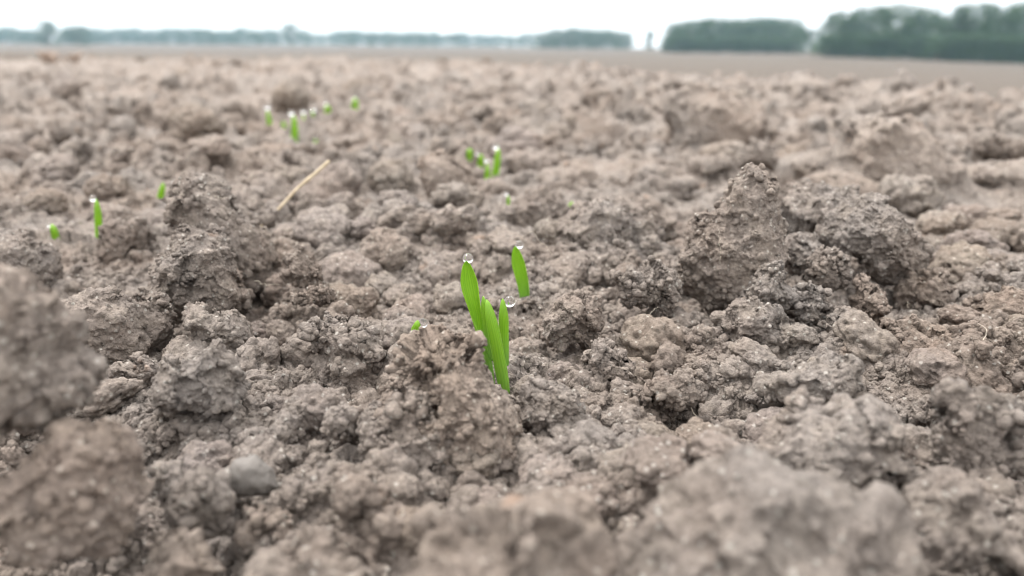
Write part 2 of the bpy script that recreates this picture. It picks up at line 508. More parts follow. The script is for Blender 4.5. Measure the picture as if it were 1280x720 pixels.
C = [
 # (label, outline, distance, thickness, tint, level)
 ('large out-of-focus grey clod cut off by the left edge of the picture', [(-80,545),(-90,420),(-50,366),(8,352),(58,366),(96,402),(108,455),(98,500),(55,530),(-10,545)], .100, 1.0, (1.14,1.14,1.14), 6),
 ('big blurred brown clod filling the bottom left corner', [(-50,670),(-15,615),(30,572),(88,542),(140,545),(172,580),(190,625),(178,668),(125,688),(20,700)], .093, 1.0, (1.17,1.11,1.07), 6),
 ('strongly blurred brown clod at the bottom edge, just left of centre', [(485,770),(492,690),(520,640),(580,608),(650,602),(708,625),(738,680),(745,760),(620,800)], .078, .9, BRN, 6),
 ('broad blurred grey clod along the bottom edge, right of centre', [(735,790),(745,680),(790,620),(860,590),(950,575),(1040,590),(1110,640),(1140,700),(1130,800),(900,820)], .083, .8, GREY, 6),
 ('blurred grey clod with a dark underside in the bottom right corner', [(1090,650),(1130,600),(1180,585),(1235,610),(1270,660),(1290,720),(1240,700),(1180,690),(1120,700)], .094, 1.0, GREY, 6),
 ('wide flat-topped soft-focus clod behind the broad bottom right clod', [(945,600),(958,535),(1000,500),(1050,488),(1100,503),(1140,550),(1150,610),(1050,640)], .112, .9, LGT, 6),
 ('small pointed blurred grey clod near the right edge with an orange speck', [(1150,560),(1168,520),(1195,484),(1225,488),(1246,530),(1256,580),(1235,618),(1165,612)], .118, .9, GREY, 6),
 ('crumbly clod cut off by the right edge at mid height', [(1262,520),(1258,470),(1285,440),(1330,430),(1350,500),(1310,560)], .140, 1.0, GREY, 6),
 ('low rounded clod with a shaded underside right of the seedlings and below the tall peak', [(958,505),(972,472),(1000,450),(1040,444),(1074,456),(1084,486),(1062,512),(1000,520)], .141, 1.0, (1,1,1), 6),
 ('crumbly mound directly in front of the tall green seedlings', [(470,560),(478,500),(492,442),(512,414),(548,401),(590,412),(603,448),(619,484),(648,520),(648,580),(540,600)], .134, .8, (1.1,1.06,1.02), 7),
 ('rounded soft clod at the lower left foot of the seedling mound', [(440,570),(448,520),(478,478),(520,470),(548,500),(560,550),(540,595),(470,600)], .126, .9, (1,1,1), 6),
 ('upright rough clod left of the seedling mound with a dark shadow below', [(374,440),(368,405),(388,388),(425,392),(462,404),(472,430),(462,468),(436,492),(398,488)], .160, .95, (1,1,1), 6),
 ('tall pointed clod at left with thin rootlets on its tip', [(228,330),(226,285),(229,254),(240,232),(256,236),(272,256),(300,276),(328,290),(340,320),(332,350),(260,362)], .232, .8, (1,1,1), 6),
 ('bulky rough clod in front of the pointed left clod', [(190,365),(194,335),(212,306),(240,286),(268,290),(292,312),(310,345),(316,378),(296,402),(245,408),(205,395)], .205, .9, (1,1,1), 7),
 ('light knobbly clod in front of the bulky left clod', [(232,405),(238,384),(252,376),(272,386),(300,388),(318,405),(320,426),(300,440),(262,440),(240,425)], .182, 1.0, LGT, 6),
 ('dark rounded clod beside a deep hole, left of the light knobbly clod', [(150,405),(154,376),(176,367),(200,374),(218,394),(224,420),(205,442),(172,440)], .181, 1.0, DRK, 6),
 ('sloping light clod just right of the large grey clod at the left edge', [(92,395),(100,372),(128,366),(154,378),(170,402),(184,428),(178,448),(145,452),(112,440)], .174, 1.0, LGT, 6),
 ('small pale clod under the sloping light clod', [(132,470),(145,452),(170,443),(198,450),(208,470),(196,492),(165,498),(140,490)], .155, 1.0, LGT, 6),
 ('blurred grey clod overhanging a dark gap above the row of round clods', [(194,498),(200,470),(222,450),(256,444),(288,456),(304,480),(300,512),(260,520),(215,515)], .136, .9, GREY, 6),
 ('rough clod touching the left edge below the small seedling', [(-30,365),(-30,300),(0,286),(35,290),(64,308),(80,338),(66,366),(20,378)], .228, 1.0, (1,1,1), 6),
 ('round pitted clod standing alone behind the centre mound', [(524,222),(530,200),(548,188),(574,190),(594,206),(599,232),(588,258),(560,266),(534,250)], .345, 1.0, BRN, 6),
 ('small flat-topped pale clod lying on the centre mound', [(540,280),(545,267),(562,259),(582,260),(592,270),(588,286),(566,296),(548,292)], .262, 1.0, LGT, 5),
 ('tallest clod, a jagged rough peak right of centre', [(843,320),(845,285),(858,264),(882,252),(902,236),(918,217),(938,210),(956,218),(960,242),(970,266),(984,296),(982,335),(968,370),(925,392),(880,388),(852,362)], .208, .75, (1.07,1.06,1.05), 7),
 ('crusty ridge behind the jagged peak', [(966,300),(968,262),(980,236),(1004,222),(1030,226),(1060,236),(1090,240),(1104,262),(1098,300),(1030,320)], .252, .9, GREY, 6),
 ('dark slanting slab right of the jagged peak', [(1020,298),(1028,268),(1052,255),(1086,262),(1120,276),(1150,298),(1164,320),(1152,342),(1118,348),(1075,328)], .222, .9, (1,1,1), 7),
 ('small round clod at the foot of the jagged peak', [(930,368),(936,346),(956,336),(980,342),(992,362),(986,384),(960,392),(938,386)], .192, 1.0, GREY, 6),
 ('small round clod between the jagged peak and the knobbly clod', [(990,380),(994,356),(1014,348),(1034,362),(1040,388),(1026,404),(1000,402)], .188, 1.0, GREY, 6),
 ('brown round clod under the right end of the dark slab', [(1120,385),(1124,352),(1148,334),(1180,336),(1198,358),(1196,388),(1168,402),(1135,402)], .212, 1.0, BRN, 6),
 ('rounded clod left of the jagged peak above a deep hole', [(764,372),(768,344),(790,328),(820,326),(844,342),(852,370),(838,396),(800,402),(774,394)], .196, 1.0, (1,1,1), 7),
 ('pale rounded clod right of the seedlings', [(684,400),(690,374),(712,362),(736,368),(752,388),(750,412),(728,426),(698,422)], .181, 1.0, LGT, 6),
 ('domed clod on the skyline of the mound left of the jagged peak', [(768,300),(776,276),(798,265),(820,272),(834,296),(824,322),(794,328),(772,318)], .262, 1.0, (1,1,1), 6),
 ('wide pale mound top behind the lone seedling', [(690,320),(700,280),(722,252),(748,242),(776,254),(790,290),(780,330),(730,345)], .258, .9, LGT, 6),
 ('broad blurred boulder-like clod right of the picture top centre', [(828,200),(832,150),(850,122),(890,114),(936,118),(954,140),(952,185),(900,212)], .56, .8, LGT, 6),
 ('large pale boulder-like clod with a flat bright top at upper right', [(1014,262),(1024,190),(1040,140),(1090,134),(1142,142),(1176,172),(1192,225),(1150,270)], .43, 1.0, (1.2,1.19,1.18), 6),
 ('blurred clod tucked between the two boulder-like clods', [(914,214),(918,180),(940,166),(966,172),(980,196),(972,218)], .45, .9, (1,1,1), 5),
 ('pale blurred clod on the crest of the seedbed at upper right', [(978,128),(984,104),(1004,94),(1030,104),(1046,124),(1020,136)], .95, 1.0, LGT, 5),
 ('arched blurred clod with a dark hollow, upper left', [(118,216),(126,190),(150,176),(182,174),(208,192),(218,214),(170,222)], .46, .9, (1,1,1), 5),
 ('blurred clod above a dark hollow behind the pale straw', [(300,212),(304,186),(330,174),(364,180),(386,202),(372,220),(330,222)], .48, .9, BRN, 5),
 ('smooth pale clod at the foot of the straw', [(282,270),(290,236),(316,216),(350,218),(372,244),(368,276),(320,286)], .36, .9, LGT, 6),
 ('long flat clod over a dark hole at the right edge', [(1160,238),(1180,214),(1220,204),(1280,206),(1310,224),(1300,238),(1230,232)], .42, 1.3, LGT, 5),
 ('crumbly clod with a black crevice right of the bright left seedling', [(118,318),(126,296),(150,278),(176,272),(194,290),(200,314),(176,330),(138,330)], .272, 1.0, DRK, 6),
 ('small round blurred clod at the left of the row of round clods', [(196,600),(204,582),(226,578),(238,596),(232,622),(208,628)], .112, 1.0, LGT, 5),
 ('rounded blurred clod in the middle of the row of round clods', [(205,648),(210,618),(236,604),(268,610),(290,634),(288,664),(250,672),(216,668)], .103, 1.0, LGT, 6),
 ('squat blurred clod at the bottom edge below the row of round clods', [(200,720),(204,684),(228,668),(258,674),(266,706),(256,740),(215,744)], .094, 1.0, BRN, 5),
 ('blurred brown clod at the right end of the row of round clods', [(294,660),(302,632),(330,620),(362,630),(374,656),(356,682),(312,684)], .104, 1.0, BRN, 5),
 ('flat wide blurred clod along the bottom edge left of the strongly blurred one', [(280,760),(300,700),(350,672),(410,670),(455,700),(480,760),(380,790)], .086, .8, (1,1,1), 5),
 ('small soft-focus clod with a dark hole under it, between the mound and the left clods', [(398,548),(404,518),(424,506),(446,520),(448,548),(424,560)], .128, 1.0, LGT, 5),
 ('soft-focus knobbly clod right below the green seedlings', [(660,520),(668,492),(692,476),(722,488),(728,520),(706,545),(672,544)], .138, 1.0, (1,1,1), 6),
 ('low crumbly clod above the broad bottom right clod', [(796,500),(804,474),(832,462),(868,470),(880,494),(858,512),(816,512)], .147, 1.0, (1,1,1), 6),
]
C += [
 ('small crumbly clod wedged left of the small pointed blurred grey clod', [(1128,534),(1134,502),(1158,486),(1184,498),(1190,526),(1166,544)], .141, 1.0, (1,1,1), 6),
 ('knobbly clod in front of the dark slanting slab', [(998,352),(1003,318),(1024,301),(1050,303),(1068,326),(1062,354),(1030,364)], .205, 1.0, (1,1,1), 6),
 ('rounded clod under the left half of the dark slanting slab', [(1056,374),(1060,342),(1084,332),(1104,354),(1110,390),(1098,416),(1068,410)], .195, 1.0, BRN, 6),
 ('small lumpy clod below the two knobbly ones right of the jagged peak', [(1028,428),(1030,396),(1052,380),(1074,390),(1080,420),(1056,438)], .182, 1.0, (1,1,1), 6),
 ('small clod filling the gap between the jagged peak and the dark slab', [(972,332),(978,300),(1000,288),(1022,300),(1028,330),(1000,346)], .226, 1.0, GREY, 6),
 ('small dark upright clod between the pointed left clod and the centre mound', [(350,345),(356,320),(372,303),(390,314),(404,332),(406,350),(392,364),(366,362)], .214, .9, (1,1,1), 6),
 ('small ragged clod just below the small dark upright clod', [(360,378),(366,360),(388,350),(412,356),(420,372),(404,386),(376,388)], .198, .9, (1,1,1), 6),
 ('small crumbly clod hiding the foot of the sturdy green seedling', [(594,545),(602,508),(620,487),(645,485),(668,500),(678,530),(655,555),(615,556)], .1475, .7, (1,1,1), 6),
 ('long brown clod sloping down to a black hole near the right edge', [(1085,440),(1100,402),(1140,392),(1182,408),(1228,438),(1246,480),(1210,500),(1135,492),(1096,472)], .166, .9, BRN, 6),
 ('brown crumbly clod at the right edge level with the foot of the jagged peak', [(1182,405),(1200,372),(1240,358),(1290,370),(1310,415),(1250,440),(1195,430)], .190, .9, BRN, 6),
 ('low lumpy clod below the deep hole left of the jagged peak', [(895,428),(908,404),(934,392),(960,400),(974,424),(952,444),(914,444)], .176, 1.0, (1,1,1), 6),
 ('blurred clod with a shaded right side behind the wide pale mound top', [(628,298),(636,258),(662,236),(690,240),(708,264),(702,294),(660,304)], .318, .9, DRK, 6),
 ('low knobbly clod at the right foot of the pale rounded clod', [(722,470),(730,440),(756,424),(784,432),(796,458),(780,484),(744,486)], .162, 1.0, LGT, 6),
]
for (lab, outl, d, th, ti, lv) in C:
    clod('soil_clod', lab, outl, d, th, ti, lv)

def pebble_material():
    m, n, b, o = nmat('pebble')
    t = n.nodes.new('ShaderNodeTexNoise'); t.inputs['Scale'].default_value = 300
    r = n.nodes.new('ShaderNodeValToRGB')
    r.color_ramp.elements[0].color = (.075, .065, .057, 1); r.color_ramp.elements[1].color = (.135, .12, .108, 1)
    n.links.new(t.outputs[0], r.inputs[0]); n.links.new(r.outputs[0], b.inputs['Base Color'])
    b.inputs['Roughness'].default_value = .75
    return m
PEB = pebble_material()
PEB_G = relief('pebble_relief', [(.012, .002, None, 'noise', 2.2), (.004, .0004, None, 'noise', 1.2)])
clod('pebble', 'smooth blue-grey stone in the row of round clods, lower left', [(282,600),(290,574),(318,564),(344,584),(354,612),(330,626),(292,624)], .112, .9, (1,1,1), 5, cat='stone', mat=PEB, grp=PEB_G, g=None)
clod('pebble', 'small pale lilac stone flake near the left edge behind the seedlings', [(30,262),(36,246),(48,238),(60,248),(62,260),(46,268)], .325, .8, (1.5,1.5,1.6), 4, cat='stone', mat=PEB, grp=PEB_G, g=None)

# medium clods strewn over the middle distance, each an object of its own
def strewn():
    shapes = []
    for k in range(9):
        V, F = ico(5)
        q = V * np.array([1, rng.uniform(.7, 1.1), rng.uniform(.6, .95)], dtype=np.float32) * .02 + np.array([k * .7, 3, 0], dtype=np.float32)
        me = mesh_from('soil_clod', q, F); bake(me, STREWN_G)
        co = coords(me); co = (co - np.array([k * .7, 3, 0])) / .02; me.vertices.foreach_set('co', co.astype(np.float32).ravel()); me.update()
        me.materials.append(SOIL); shapes.append(me)
    def one(x, y, s, lab, grp, k):
        o = bpy.data.objects.new('soil_clod', shapes[k % 9]); COL.objects.link(o)
        o.location = (x, y, surf_z(x, y) + s * rng.uniform(0, .5)); o.scale = (s, s * rng.uniform(.8, 1.1), s * rng.uniform(.7, 1.0))
        o.rotation_euler = (rng.uniform(-.5, .5), rng.uniform(-.5, .5), rng.uniform(0, 6.28))
        t = rng.uniform(.94, 1.06); o.color = (t, t * rng.uniform(.98, 1.0), t * rng.uniform(.96, 1.0), 1)
        tag(o, lab, 'clod', grp)
    n = 0; used = [(o.location[0], o.location[1], .03) for o in CL]
    while n < 112:
        y = .33 * (3.2 / .33) ** (rng.random() ** 1.15); a = rng.uniform(-.66, .66); x = y * math.tan(a)
        s = rng.uniform(.008, .018) * (y / .45) ** .35 * (1 if y < 1.2 else .7)
        if any(math.hypot(x - p, y - q) < s * 1.2 + u * .6 for p, q, u in used): continue
        if covers(x, y, surf_z(x, y), s): continue
        used.append((x, y, s))
        one(x, y, s, 'nameless blurred clod among many alike on the seedbed beyond the green seedlings', 'clods strewn over the middle distance', n)
        n += 1
    n = 0; tries = 0
    used = [(o.location[0], o.location[1], .5 * max(o.dimensions[0], .012)) for o in CL] + [(at(631, 487, .152)[0], .150, .004), (at(612, 463, .155)[0], .155, .004), (at(655, 362, .2)[0], .195, .006)]
    while n < 165 and tries < 6000:
        tries += 1
        y = .10 * (.34 / .10) ** rng.random(); x = y * math.tan(rng.uniform(-.68, .68)); s = rng.uniform(.0034, .0085) * (y / .18) ** .7
        if any(math.hypot(x - p, y - q) < s * .9 + u * .55 for p, q, u in used): continue
        if covers(x, y, surf_z(x, y), s): continue
        used.append((x, y, s))
        one(x, y, s, 'nameless small crumbly clod among many alike around the green seedlings', 'small clods round the seedlings', n)
        n += 1
STREWN_G = relief('strewn_relief', [(.030, .012, None, 'noise', .4), (.016, .008, None, 'lump', 1.4), (.007, .004, None, 'lump', 2.6), (.0032, .0018, None, 'lump', 3.5), (.002, .001, None, 'noise', 4.2)])

# ------------------------------------------------------------------ seedlings
def leaf_material():
    m, n, b, o = nmat('seedling_leaf')
    N, L = n.nodes.new, n.links.new
    uv = N('ShaderNodeAttribute'); uv.attribute_name = 'leafuv'
    sep = N('ShaderNodeSeparateXYZ'); L(uv.outputs['Vector'], sep.inputs[0])
    # fine veins run along the blade
    wv = N('ShaderNodeMath'); wv.operation = 'SINE'
    ml = N('ShaderNodeMath'); ml.operation = 'MULTIPLY'; ml.inputs[1].default_value = 2 * PI * 8
    L(sep.outputs[0], ml.inputs[0]); L(ml.outputs[0], wv.inputs[0])
    rp = N('ShaderNodeMapRange'); rp.inputs['From Min'].default_value = -1; rp.inputs['From Max'].default_value = -.1; L(wv.outputs[0], rp.inputs['Value'])
    cmb = N('ShaderNodeCombineXYZ'); L(sep.outputs[0], cmb.inputs[0]); sy = N('ShaderNodeMath'); sy.operation = 'MULTIPLY'; sy.inputs[1].default_value = .25
    L(sep.outputs[1], sy.inputs[0]); L(sy.outputs[0], cmb.inputs[1])
    n3 = N('ShaderNodeTexNoise'); n3.inputs['Scale'].default_value = 9; n3.inputs['Detail'].default_value = 3; L(cmb.outputs[0], n3.inputs['Vector'])
    r3 = N('ShaderNodeMapRange'); r3.inputs['From Min'].default_value = .35; r3.inputs['From Max'].default_value = .65; L(n3.outputs[0], r3.inputs['Value'])
    nz = N('ShaderNodeTexNoise'); nz.inputs['Scale'].default_value = 350; nz.inputs['Detail'].default_value = 3
    g = N('ShaderNodeNewGeometry'); L(g.outputs['Position'], nz.inputs['Vector'])
    mx = N('ShaderNodeMix'); mx.data_type = 'RGBA'
    vf = N('ShaderNodeMath'); vf.operation = 'MULTIPLY_ADD'; L(rp.outputs[0], vf.inputs[0]); vf.inputs[1].default_value = .55
    v4 = N('ShaderNodeMath'); v4.operation = 'MULTIPLY'; L(r3.outputs[0], v4.inputs[0]); v4.inputs[1].default_value = .45
    L(v4.outputs[0], vf.inputs[2]); L(vf.outputs[0], mx.inputs['Factor'])
    mx.inputs['A'].default_value = (.085, .215, .015, 1); mx.inputs['B'].default_value = (.24, .42, .03, 1)
    mx2 = N('ShaderNodeMix'); mx2.data_type = 'RGBA'; mx2.blend_type = 'MIX'
    # the sheath is a shade bluer than the blade
    r2 = N('ShaderNodeMapRange'); r2.inputs['From Min'].default_value = .25; r2.inputs['From Max'].default_value = .6
    r2.inputs['To Min'].default_value = .75; r2.inputs['To Max'].default_value = 0
    L(sep.outputs[1], r2.inputs['Value']); L(r2.outputs[0], mx2.inputs['Factor'])
    L(mx.outputs['Result'], mx2.inputs['A']); mx2.inputs['B'].default_value = (.145, .29, .065, 1)
    L(mx2.outputs['Result'], b.inputs['Base Color'])
    b.inputs['Roughness'].default_value = .42; b.inputs['Specular IOR Level'].default_value = .45
    bp = N('ShaderNodeBump'); bp.inputs['Distance'].default_value = .00012; bp.inputs['Strength'].default_value = .6
    ad = N('ShaderNodeMath'); ad.operation = 'ADD'; L(rp.outputs[0], ad.inputs[0]); L(nz.outputs[0], ad.inputs[1])
    L(ad.outputs[0], bp.inputs['Height']); L(bp.outputs[0], b.inputs['Normal'])
    tr = N('ShaderNodeBsdfTranslucent'); tr.inputs['Color'].default_value = (.42, .66, .05, 1)
    ms = N('ShaderNodeMixShader'); ms.inputs[0].default_value = .38
    L(b.outputs[0], ms.inputs[1]); L(tr.outputs[0], ms.inputs[2]); L(ms.outputs[0], o.inputs['Surface'])
    return m
LEAF = leaf_material()
m_, n_, b_, o_ = nmat('water'); n_.nodes.remove(b_)
gl = n_.nodes.new('ShaderNodeBsdfGlass'); gl.inputs['IOR'].default_value = 1.333; gl.inputs['Roughness'].default_value = 0.0
n_.links.new(gl.outputs[0], o_.inputs['Surface']); WATER = m_

def blade_mesh(name, path, widths, d, open_deg=0, roll=(300, 110), bend=0.0, ribs=44, across=22, thick=.00022, dvar=0.0, tipl=.22):
    """a rolled cereal leaf: path of (px, py) from the ground to the tip at ground distance d, seen widths in pixels;
    the roll angle (degrees of arc) opens from base to tip; open_deg turns the slit away from the camera's side"""
    P = np.array([at(x, y, d + dvar * k / (len(path) - 1)) for k, (x, y) in enumerate(path)])
    t0 = np.linspace(0, 1, len(P)); t = np.linspace(0, 1, ribs)
    seg = np.r_[0, np.cumsum(np.linalg.norm(np.diff(P, axis=0), axis=1))]; seg /= seg[-1]
    # Catmull-like smooth path
    Q = np.stack([np.interp(t, seg, P[:, k]) for k in range(3)], -1)
    for _ in range(14): Q[1:-1] = .25 * Q[:-2] + .5 * Q[1:-1] + .25 * Q[2:]
    wpx = np.interp(t, np.linspace(0, 1, len(widths)), widths)
    for _ in range(4): wpx[1:-1] = .25 * wpx[:-2] + .5 * wpx[1:-1] + .25 * wpx[2:]
    wpx = wpx * np.sqrt(np.clip(1 - np.clip((t - (1 - tipl)) / tipl, 0, 1) ** 2, .012, 1))
    dist = np.linalg.norm(Q - np.array([0, 0, CAM_H]), axis=1)
    W = wpx / FPX * dist                                        # seen width
    T = np.gradient(Q, axis=0); T /= np.linalg.norm(T, axis=1)[:, None]
    view = Q - np.array([0, 0, CAM_H]); view /= np.linalg.norm(view, axis=1)[:, None]
    side = np.cross(T, view); side /= np.linalg.norm(side, axis=1)[:, None]
    fwd = np.cross(side, T)                                     # roughly along the view
    arc = np.radians(np.interp(t, [0, .35, .75, 1], [roll[0], roll[0] * .85 + roll[1] * .15, roll[1], roll[1] * .8]))
    V, UV = [], []
    for layer in (0, 1):
        for i in range(ribs):
            half = arc[i] / 2
            rad = W[i] / 2 / (math.sin(half) if half < PI / 2 else 1.0)
            rad = rad - layer * min(thick, rad * .5)
            tip = 1.0
            for j in range(across + 1):
                u = j / across
                th = (u * 2 - 1) * half + math.radians(float(np.interp(t[i], (.3, .62), open_deg)) if isinstance(open_deg, tuple) else open_deg)
                # centre of the arc lies towards the camera when the slit opens to it
                cx = math.sin(th) * rad; cz = math.cos(th) * rad - math.cos(half) * rad * (1 if half < PI / 2 else 0)
                V.append(Q[i] + side[i] * cx + fwd[i] * cz); UV.append((u, t[i], 0))
    V = np.array(V)
    na = across + 1; F = []
    def q(l, i, j): return l * ribs * na + i * na + j
    for i in range(ribs - 1):
        for j in range(across):
            F.append((q(0, i, j), q(0, i, j + 1), q(0, i + 1, j + 1), q(0, i + 1, j)))
            F.append((q(1, i, j), q(1, i + 1, j), q(1, i + 1, j + 1), q(1, i, j + 1)))
        for j in (0, across):
            a = (q(0, i, j), q(0, i + 1, j), q(1, i + 1, j), q(1, i, j))
            F.append(a if j == 0 else a[::-1])
    for j in range(across):
        F.append((q(0, ribs - 1, j), q(0, ribs - 1, j + 1), q(1, ribs - 1, j + 1), q(1, ribs - 1, j)))
        F.append((q(0, 0, j + 1), q(0, 0, j), q(1, 0, j), q(1, 0, j + 1)))
    return V, np.array(F), np.array(UV), P[0]
def blade(name, root, origin, *a, **k):
    V, F, UV, _ = blade_mesh(name, *a, **k)
    me = mesh_from(name, V - origin, F)
    at_ = me.attributes.new('leafuv', 'FLOAT_VECTOR', 'POINT'); at_.data.foreach_set('vector', UV.astype(np.float32).ravel())
    return obj(name, me, LEAF, root)
def seedling(label, blades, group=None):
    xs = [q[0] for bl in blades for q in bl[1]]; ys = [q[1] for bl in blades for q in bl[1]]
    BOXES.append((min(xs) - 6, max(xs) + 6, min(ys) - 6, np.percentile(ys, 75), blades[0][3]))
    f = blades[0][1][1]
    KEEP.append((*at(f[0], f[1], blades[0][3])[:2], .0045))
    """blades: list of (part name, path, widths, d, kwargs)"""
    p0 = blades[0]; origin = at(p0[1][0][0], p0[1][0][1], p0[3])
    if len(blades) == 1:
        _, path, wd, d, kw = p0
        V, F, UV, _ = blade_mesh('seedling', path, wd, d, **kw)
        me = mesh_from('seedling', V - origin, F)
        at_ = me.attributes.new('leafuv', 'FLOAT_VECTOR', 'POINT'); at_.data.foreach_set('vector', UV.astype(np.float32).ravel())
        o = obj('seedling', me, LEAF, loc=origin)
    else:
        o = empty('seedling', origin)
        for nm, path, wd, d, kw in blades: blade(nm, o, origin, path, wd, d, **kw)
    tag(o, label, 'seedling', group or 'green cereal seedlings coming up through the soil')
    return o
def drop(label, px, py, dpx, d, squash=1.0):
    c = at(px, py, d); r = dpx / 2 / FPX * np.linalg.norm(c - np.array([0, 0, CAM_H]))
    V, F = ico(4)
    me = mesh_from('water_drop', V * np.array([r, r, r * squash]) , F)
    o = obj('water_drop', me, WATER, loc=c)
    tag(o, label, 'water drop', 'clear water drops on the seedling tips')
    return o

# the cluster in focus
D0 = min(max(hit(630, 484, .13), .148), .160)
D1 = min(max(hit(654, 361, .165), .180), .215) - .006
print('cluster distances', D0, D1)
seedling('tallest broad bright green seedling with a rolled sheath, left of the centre cluster', [
    ('leaf_blade', [(616,500),(612,468),(607,440),(601,415),(595,392),(590,370),(586,348),(583,326)], [9,11,12,12,13,17,25,22], D0 + .003, dict(open_deg=(115, 6), roll=(325, 125), tipl=.28, ribs=60)),
])
seedling('sturdy green seedling standing in front of the tallest one', [
    ('leaf_blade', [(636,535),(632,500),(629,475),(624,450),(619,425),(613,400),(608,374)], [10,12,14,16,16,15,13], D0 - .001, dict(open_deg=195, roll=(250, 140), tipl=.2)),
    ('inner_leaf', [(616,450),(609,420),(606,395),(604,370)], [6,8,8,8], D0 + .0015, dict(open_deg=180, roll=(200, 150))),
])
seedling('short narrow seedling behind the sturdy one, with a round drop at its side', [
    ('leaf_blade', [(632,470),(631,445),(630,420),(629,396),(628,373)], [8,10,12,13,11], D0 + .009, dict(open_deg=190, roll=(260, 140), tipl=.3))])
seedling('lone upright seedling blade right of and behind the centre cluster', [
    ('leaf_blade', [(659,396),(656,372),(654,354),(649,332),(644,308)], [10,12,15,17,14], D1, dict(open_deg=8, roll=(200, 120), tipl=.3))])
seedling('tiny green seedling tip peeping over the mound left of the cluster', [
    ('leaf_blade', [(519,424),(520,412),(522,400)], [11,12,10], D0 + .008, dict(open_deg=190, roll=(240, 150), tipl=.5))])
drop('clear drop on the tip of the tallest seedling', 585, 323, 13, D0 + .0035)
drop('large clear drop at the right of the short narrow seedling', 637, 377, 14, D0 + .0095)
drop('faint clear drop behind the tip of the lone upright seedling', 649, 306, 10, D1 + .003)
drop('clear drop at the right of the tiny seedling tip over the mound', 528.5, 404, 12, D0 + .009)
# blurred seedlings further off: (label, base, tip, width px, d, drop (dx, dy, size) or None, drop label)
FAR = [
 ('bright slim seedling standing alone at left', (124,296), (120,248), 8, .30, (-4, 0, 10), 'bright drop on the slim seedling standing alone at left'),
 ('tiny leaning seedling nearest the left edge', (70,298), (64,280), 8, .295, (-3, 1, 7), 'drop on the tiny leaning seedling nearest the left edge'),
 ('small seedling left of the pointed clod, the left of two', (199,250), (204,228), 7, .36, None, None),
 ('small seedling touching the pointed clod, the right of two', (223,246), (221,227), 8, .345, (-4, 0, 7), 'drop on the small seedling touching the pointed clod'),
 ('tallest blurred seedling of the trio right of the round pitted clod', (618,224), (623,184), 9, .44, (-3, -1, 11), 'bright drop on the tallest blurred seedling behind the round pitted clod'),
 ('middle blurred seedling right of the round pitted clod', (608,230), (609,204), 7, .43, (-1, -4, 8), 'drop on the middle blurred seedling right of the round pitted clod'),
 ('short blurred seedling beside a dark hole behind the round pitted clod', (600,206), (601,192), 8, .47, (-4, -1, 9), 'drop beside the dark hole behind the round pitted clod'),
 ('pale blurred seedling tip just above the round pitted clod', (586,196), (587,185), 9, .48, None, None),
 ('very small seedling between the trio and the lone upright seedling', (635,258), (635,244), 5, .36, (-2, -2, 7), 'drop on the very small seedling between the trio and the lone seedling'),
 ('green speck of a seedling in the gap behind the pale mound', (711,264), (715,252), 8, .34, None, None),
 ('dark green blurred seedling at the left of the upper left cluster', (338,165), (334,138), 6, .64, (0, -4, 8), 'drop on the leftmost seedling of the upper left cluster'),
 ('yellow-green blurred seedling in the middle of the upper left cluster', (368,174), (367,144), 8, .60, (-3, -3, 9), 'drop on the yellow-green seedling of the upper left cluster'),
 ('faint stub of a seedling between the two tall ones of the upper left cluster', (354,162), (354,152), 7, .66, None, None),
 ('faint thin seedling carrying a drop in the upper left cluster', (389,152), (391,138), 5, .70, (1, -2, 9), 'drop on the faint thin seedling of the upper left cluster'),
 ('faint short seedling right of the yellow-green one, upper left cluster', (380,162), (379,142), 4, .68, (0, -3, 8), 'pale drop right of the yellow-green seedling, upper left cluster'),
 ('small dark green seedling at the right of the upper left cluster', (410,142), (408,131), 8, .76, (-1, -2, 6), 'small drop at the right of the upper left cluster'),
 ('farthest pale green seedling, right of the upper left cluster', (443,136), (444,122), 8, .86, (0, 0, 8), 'drop on the farthest pale green seedling'),
 ('low seedling almost hidden under a drop, below the upper left cluster', (395,182), (394,174), 7, .55, (1, -1, 9), 'round drop sitting low below the upper left cluster'),
]
for (lab, b0, t0, wd, d, dr, dl) in FAR:
    d = min(max(hit(*b0, .2), d * .72), d * 1.12)
    mid = ((b0[0] + t0[0]) / 2 + 1, (b0[1] + t0[1]) / 2)
    ext = (b0[0] + (b0[0] - t0[0]) * .6, b0[1] + 6 + (b0[1] - t0[1]) * .7)
    seedling(lab, [('leaf_blade', [ext, b0, mid, t0], [wd * .8, wd, wd, wd * .8], d, dict(open_deg=190, roll=(240, 150), ribs=16, across=10))])
    if dr: drop(dl, t0[0] + dr[0], t0[1] + dr[1], dr[2] * .68, d)

strewn()

# ------------------------------------------------------------------ straw, rootlets, dry stalks
def simple_mat(name, c1, c2, scale=400, rough=.7, stretch=None):
    m, n, b, o = nmat(name)
    g = n.nodes.new('ShaderNodeNewGeometry')
    t = n.nodes.new('ShaderNodeTexNoise'); t.inputs['Scale'].default_value = scale; t.inputs['Detail'].default_value = 4
    n.links.new(g.outputs['Position'], t.inputs['Vector'])
    r = n.nodes.new('ShaderNodeValToRGB'); r.color_ramp.elements[0].position = .3; r.color_ramp.elements[1].position = .7
    r.color_ramp.elements[0].color = c1 + (1,); r.color_ramp.elements[1].color = c2 + (1,)
    n.links.new(t.outputs[0], r.inputs[0]); n.links.new(r.outputs[0], b.inputs['Base Color'])
    b.inputs['Roughness'].default_value = rough
    return m
STRAW = simple_mat('straw', (.28, .21, .13), (.46, .38, .27))
ROOT = simple_mat('rootlet', (.32, .27, .21), (.45, .40, .33))
DRY = simple_mat('dry_stalk', (.20, .145, .11), (.27, .20, .155), 60)
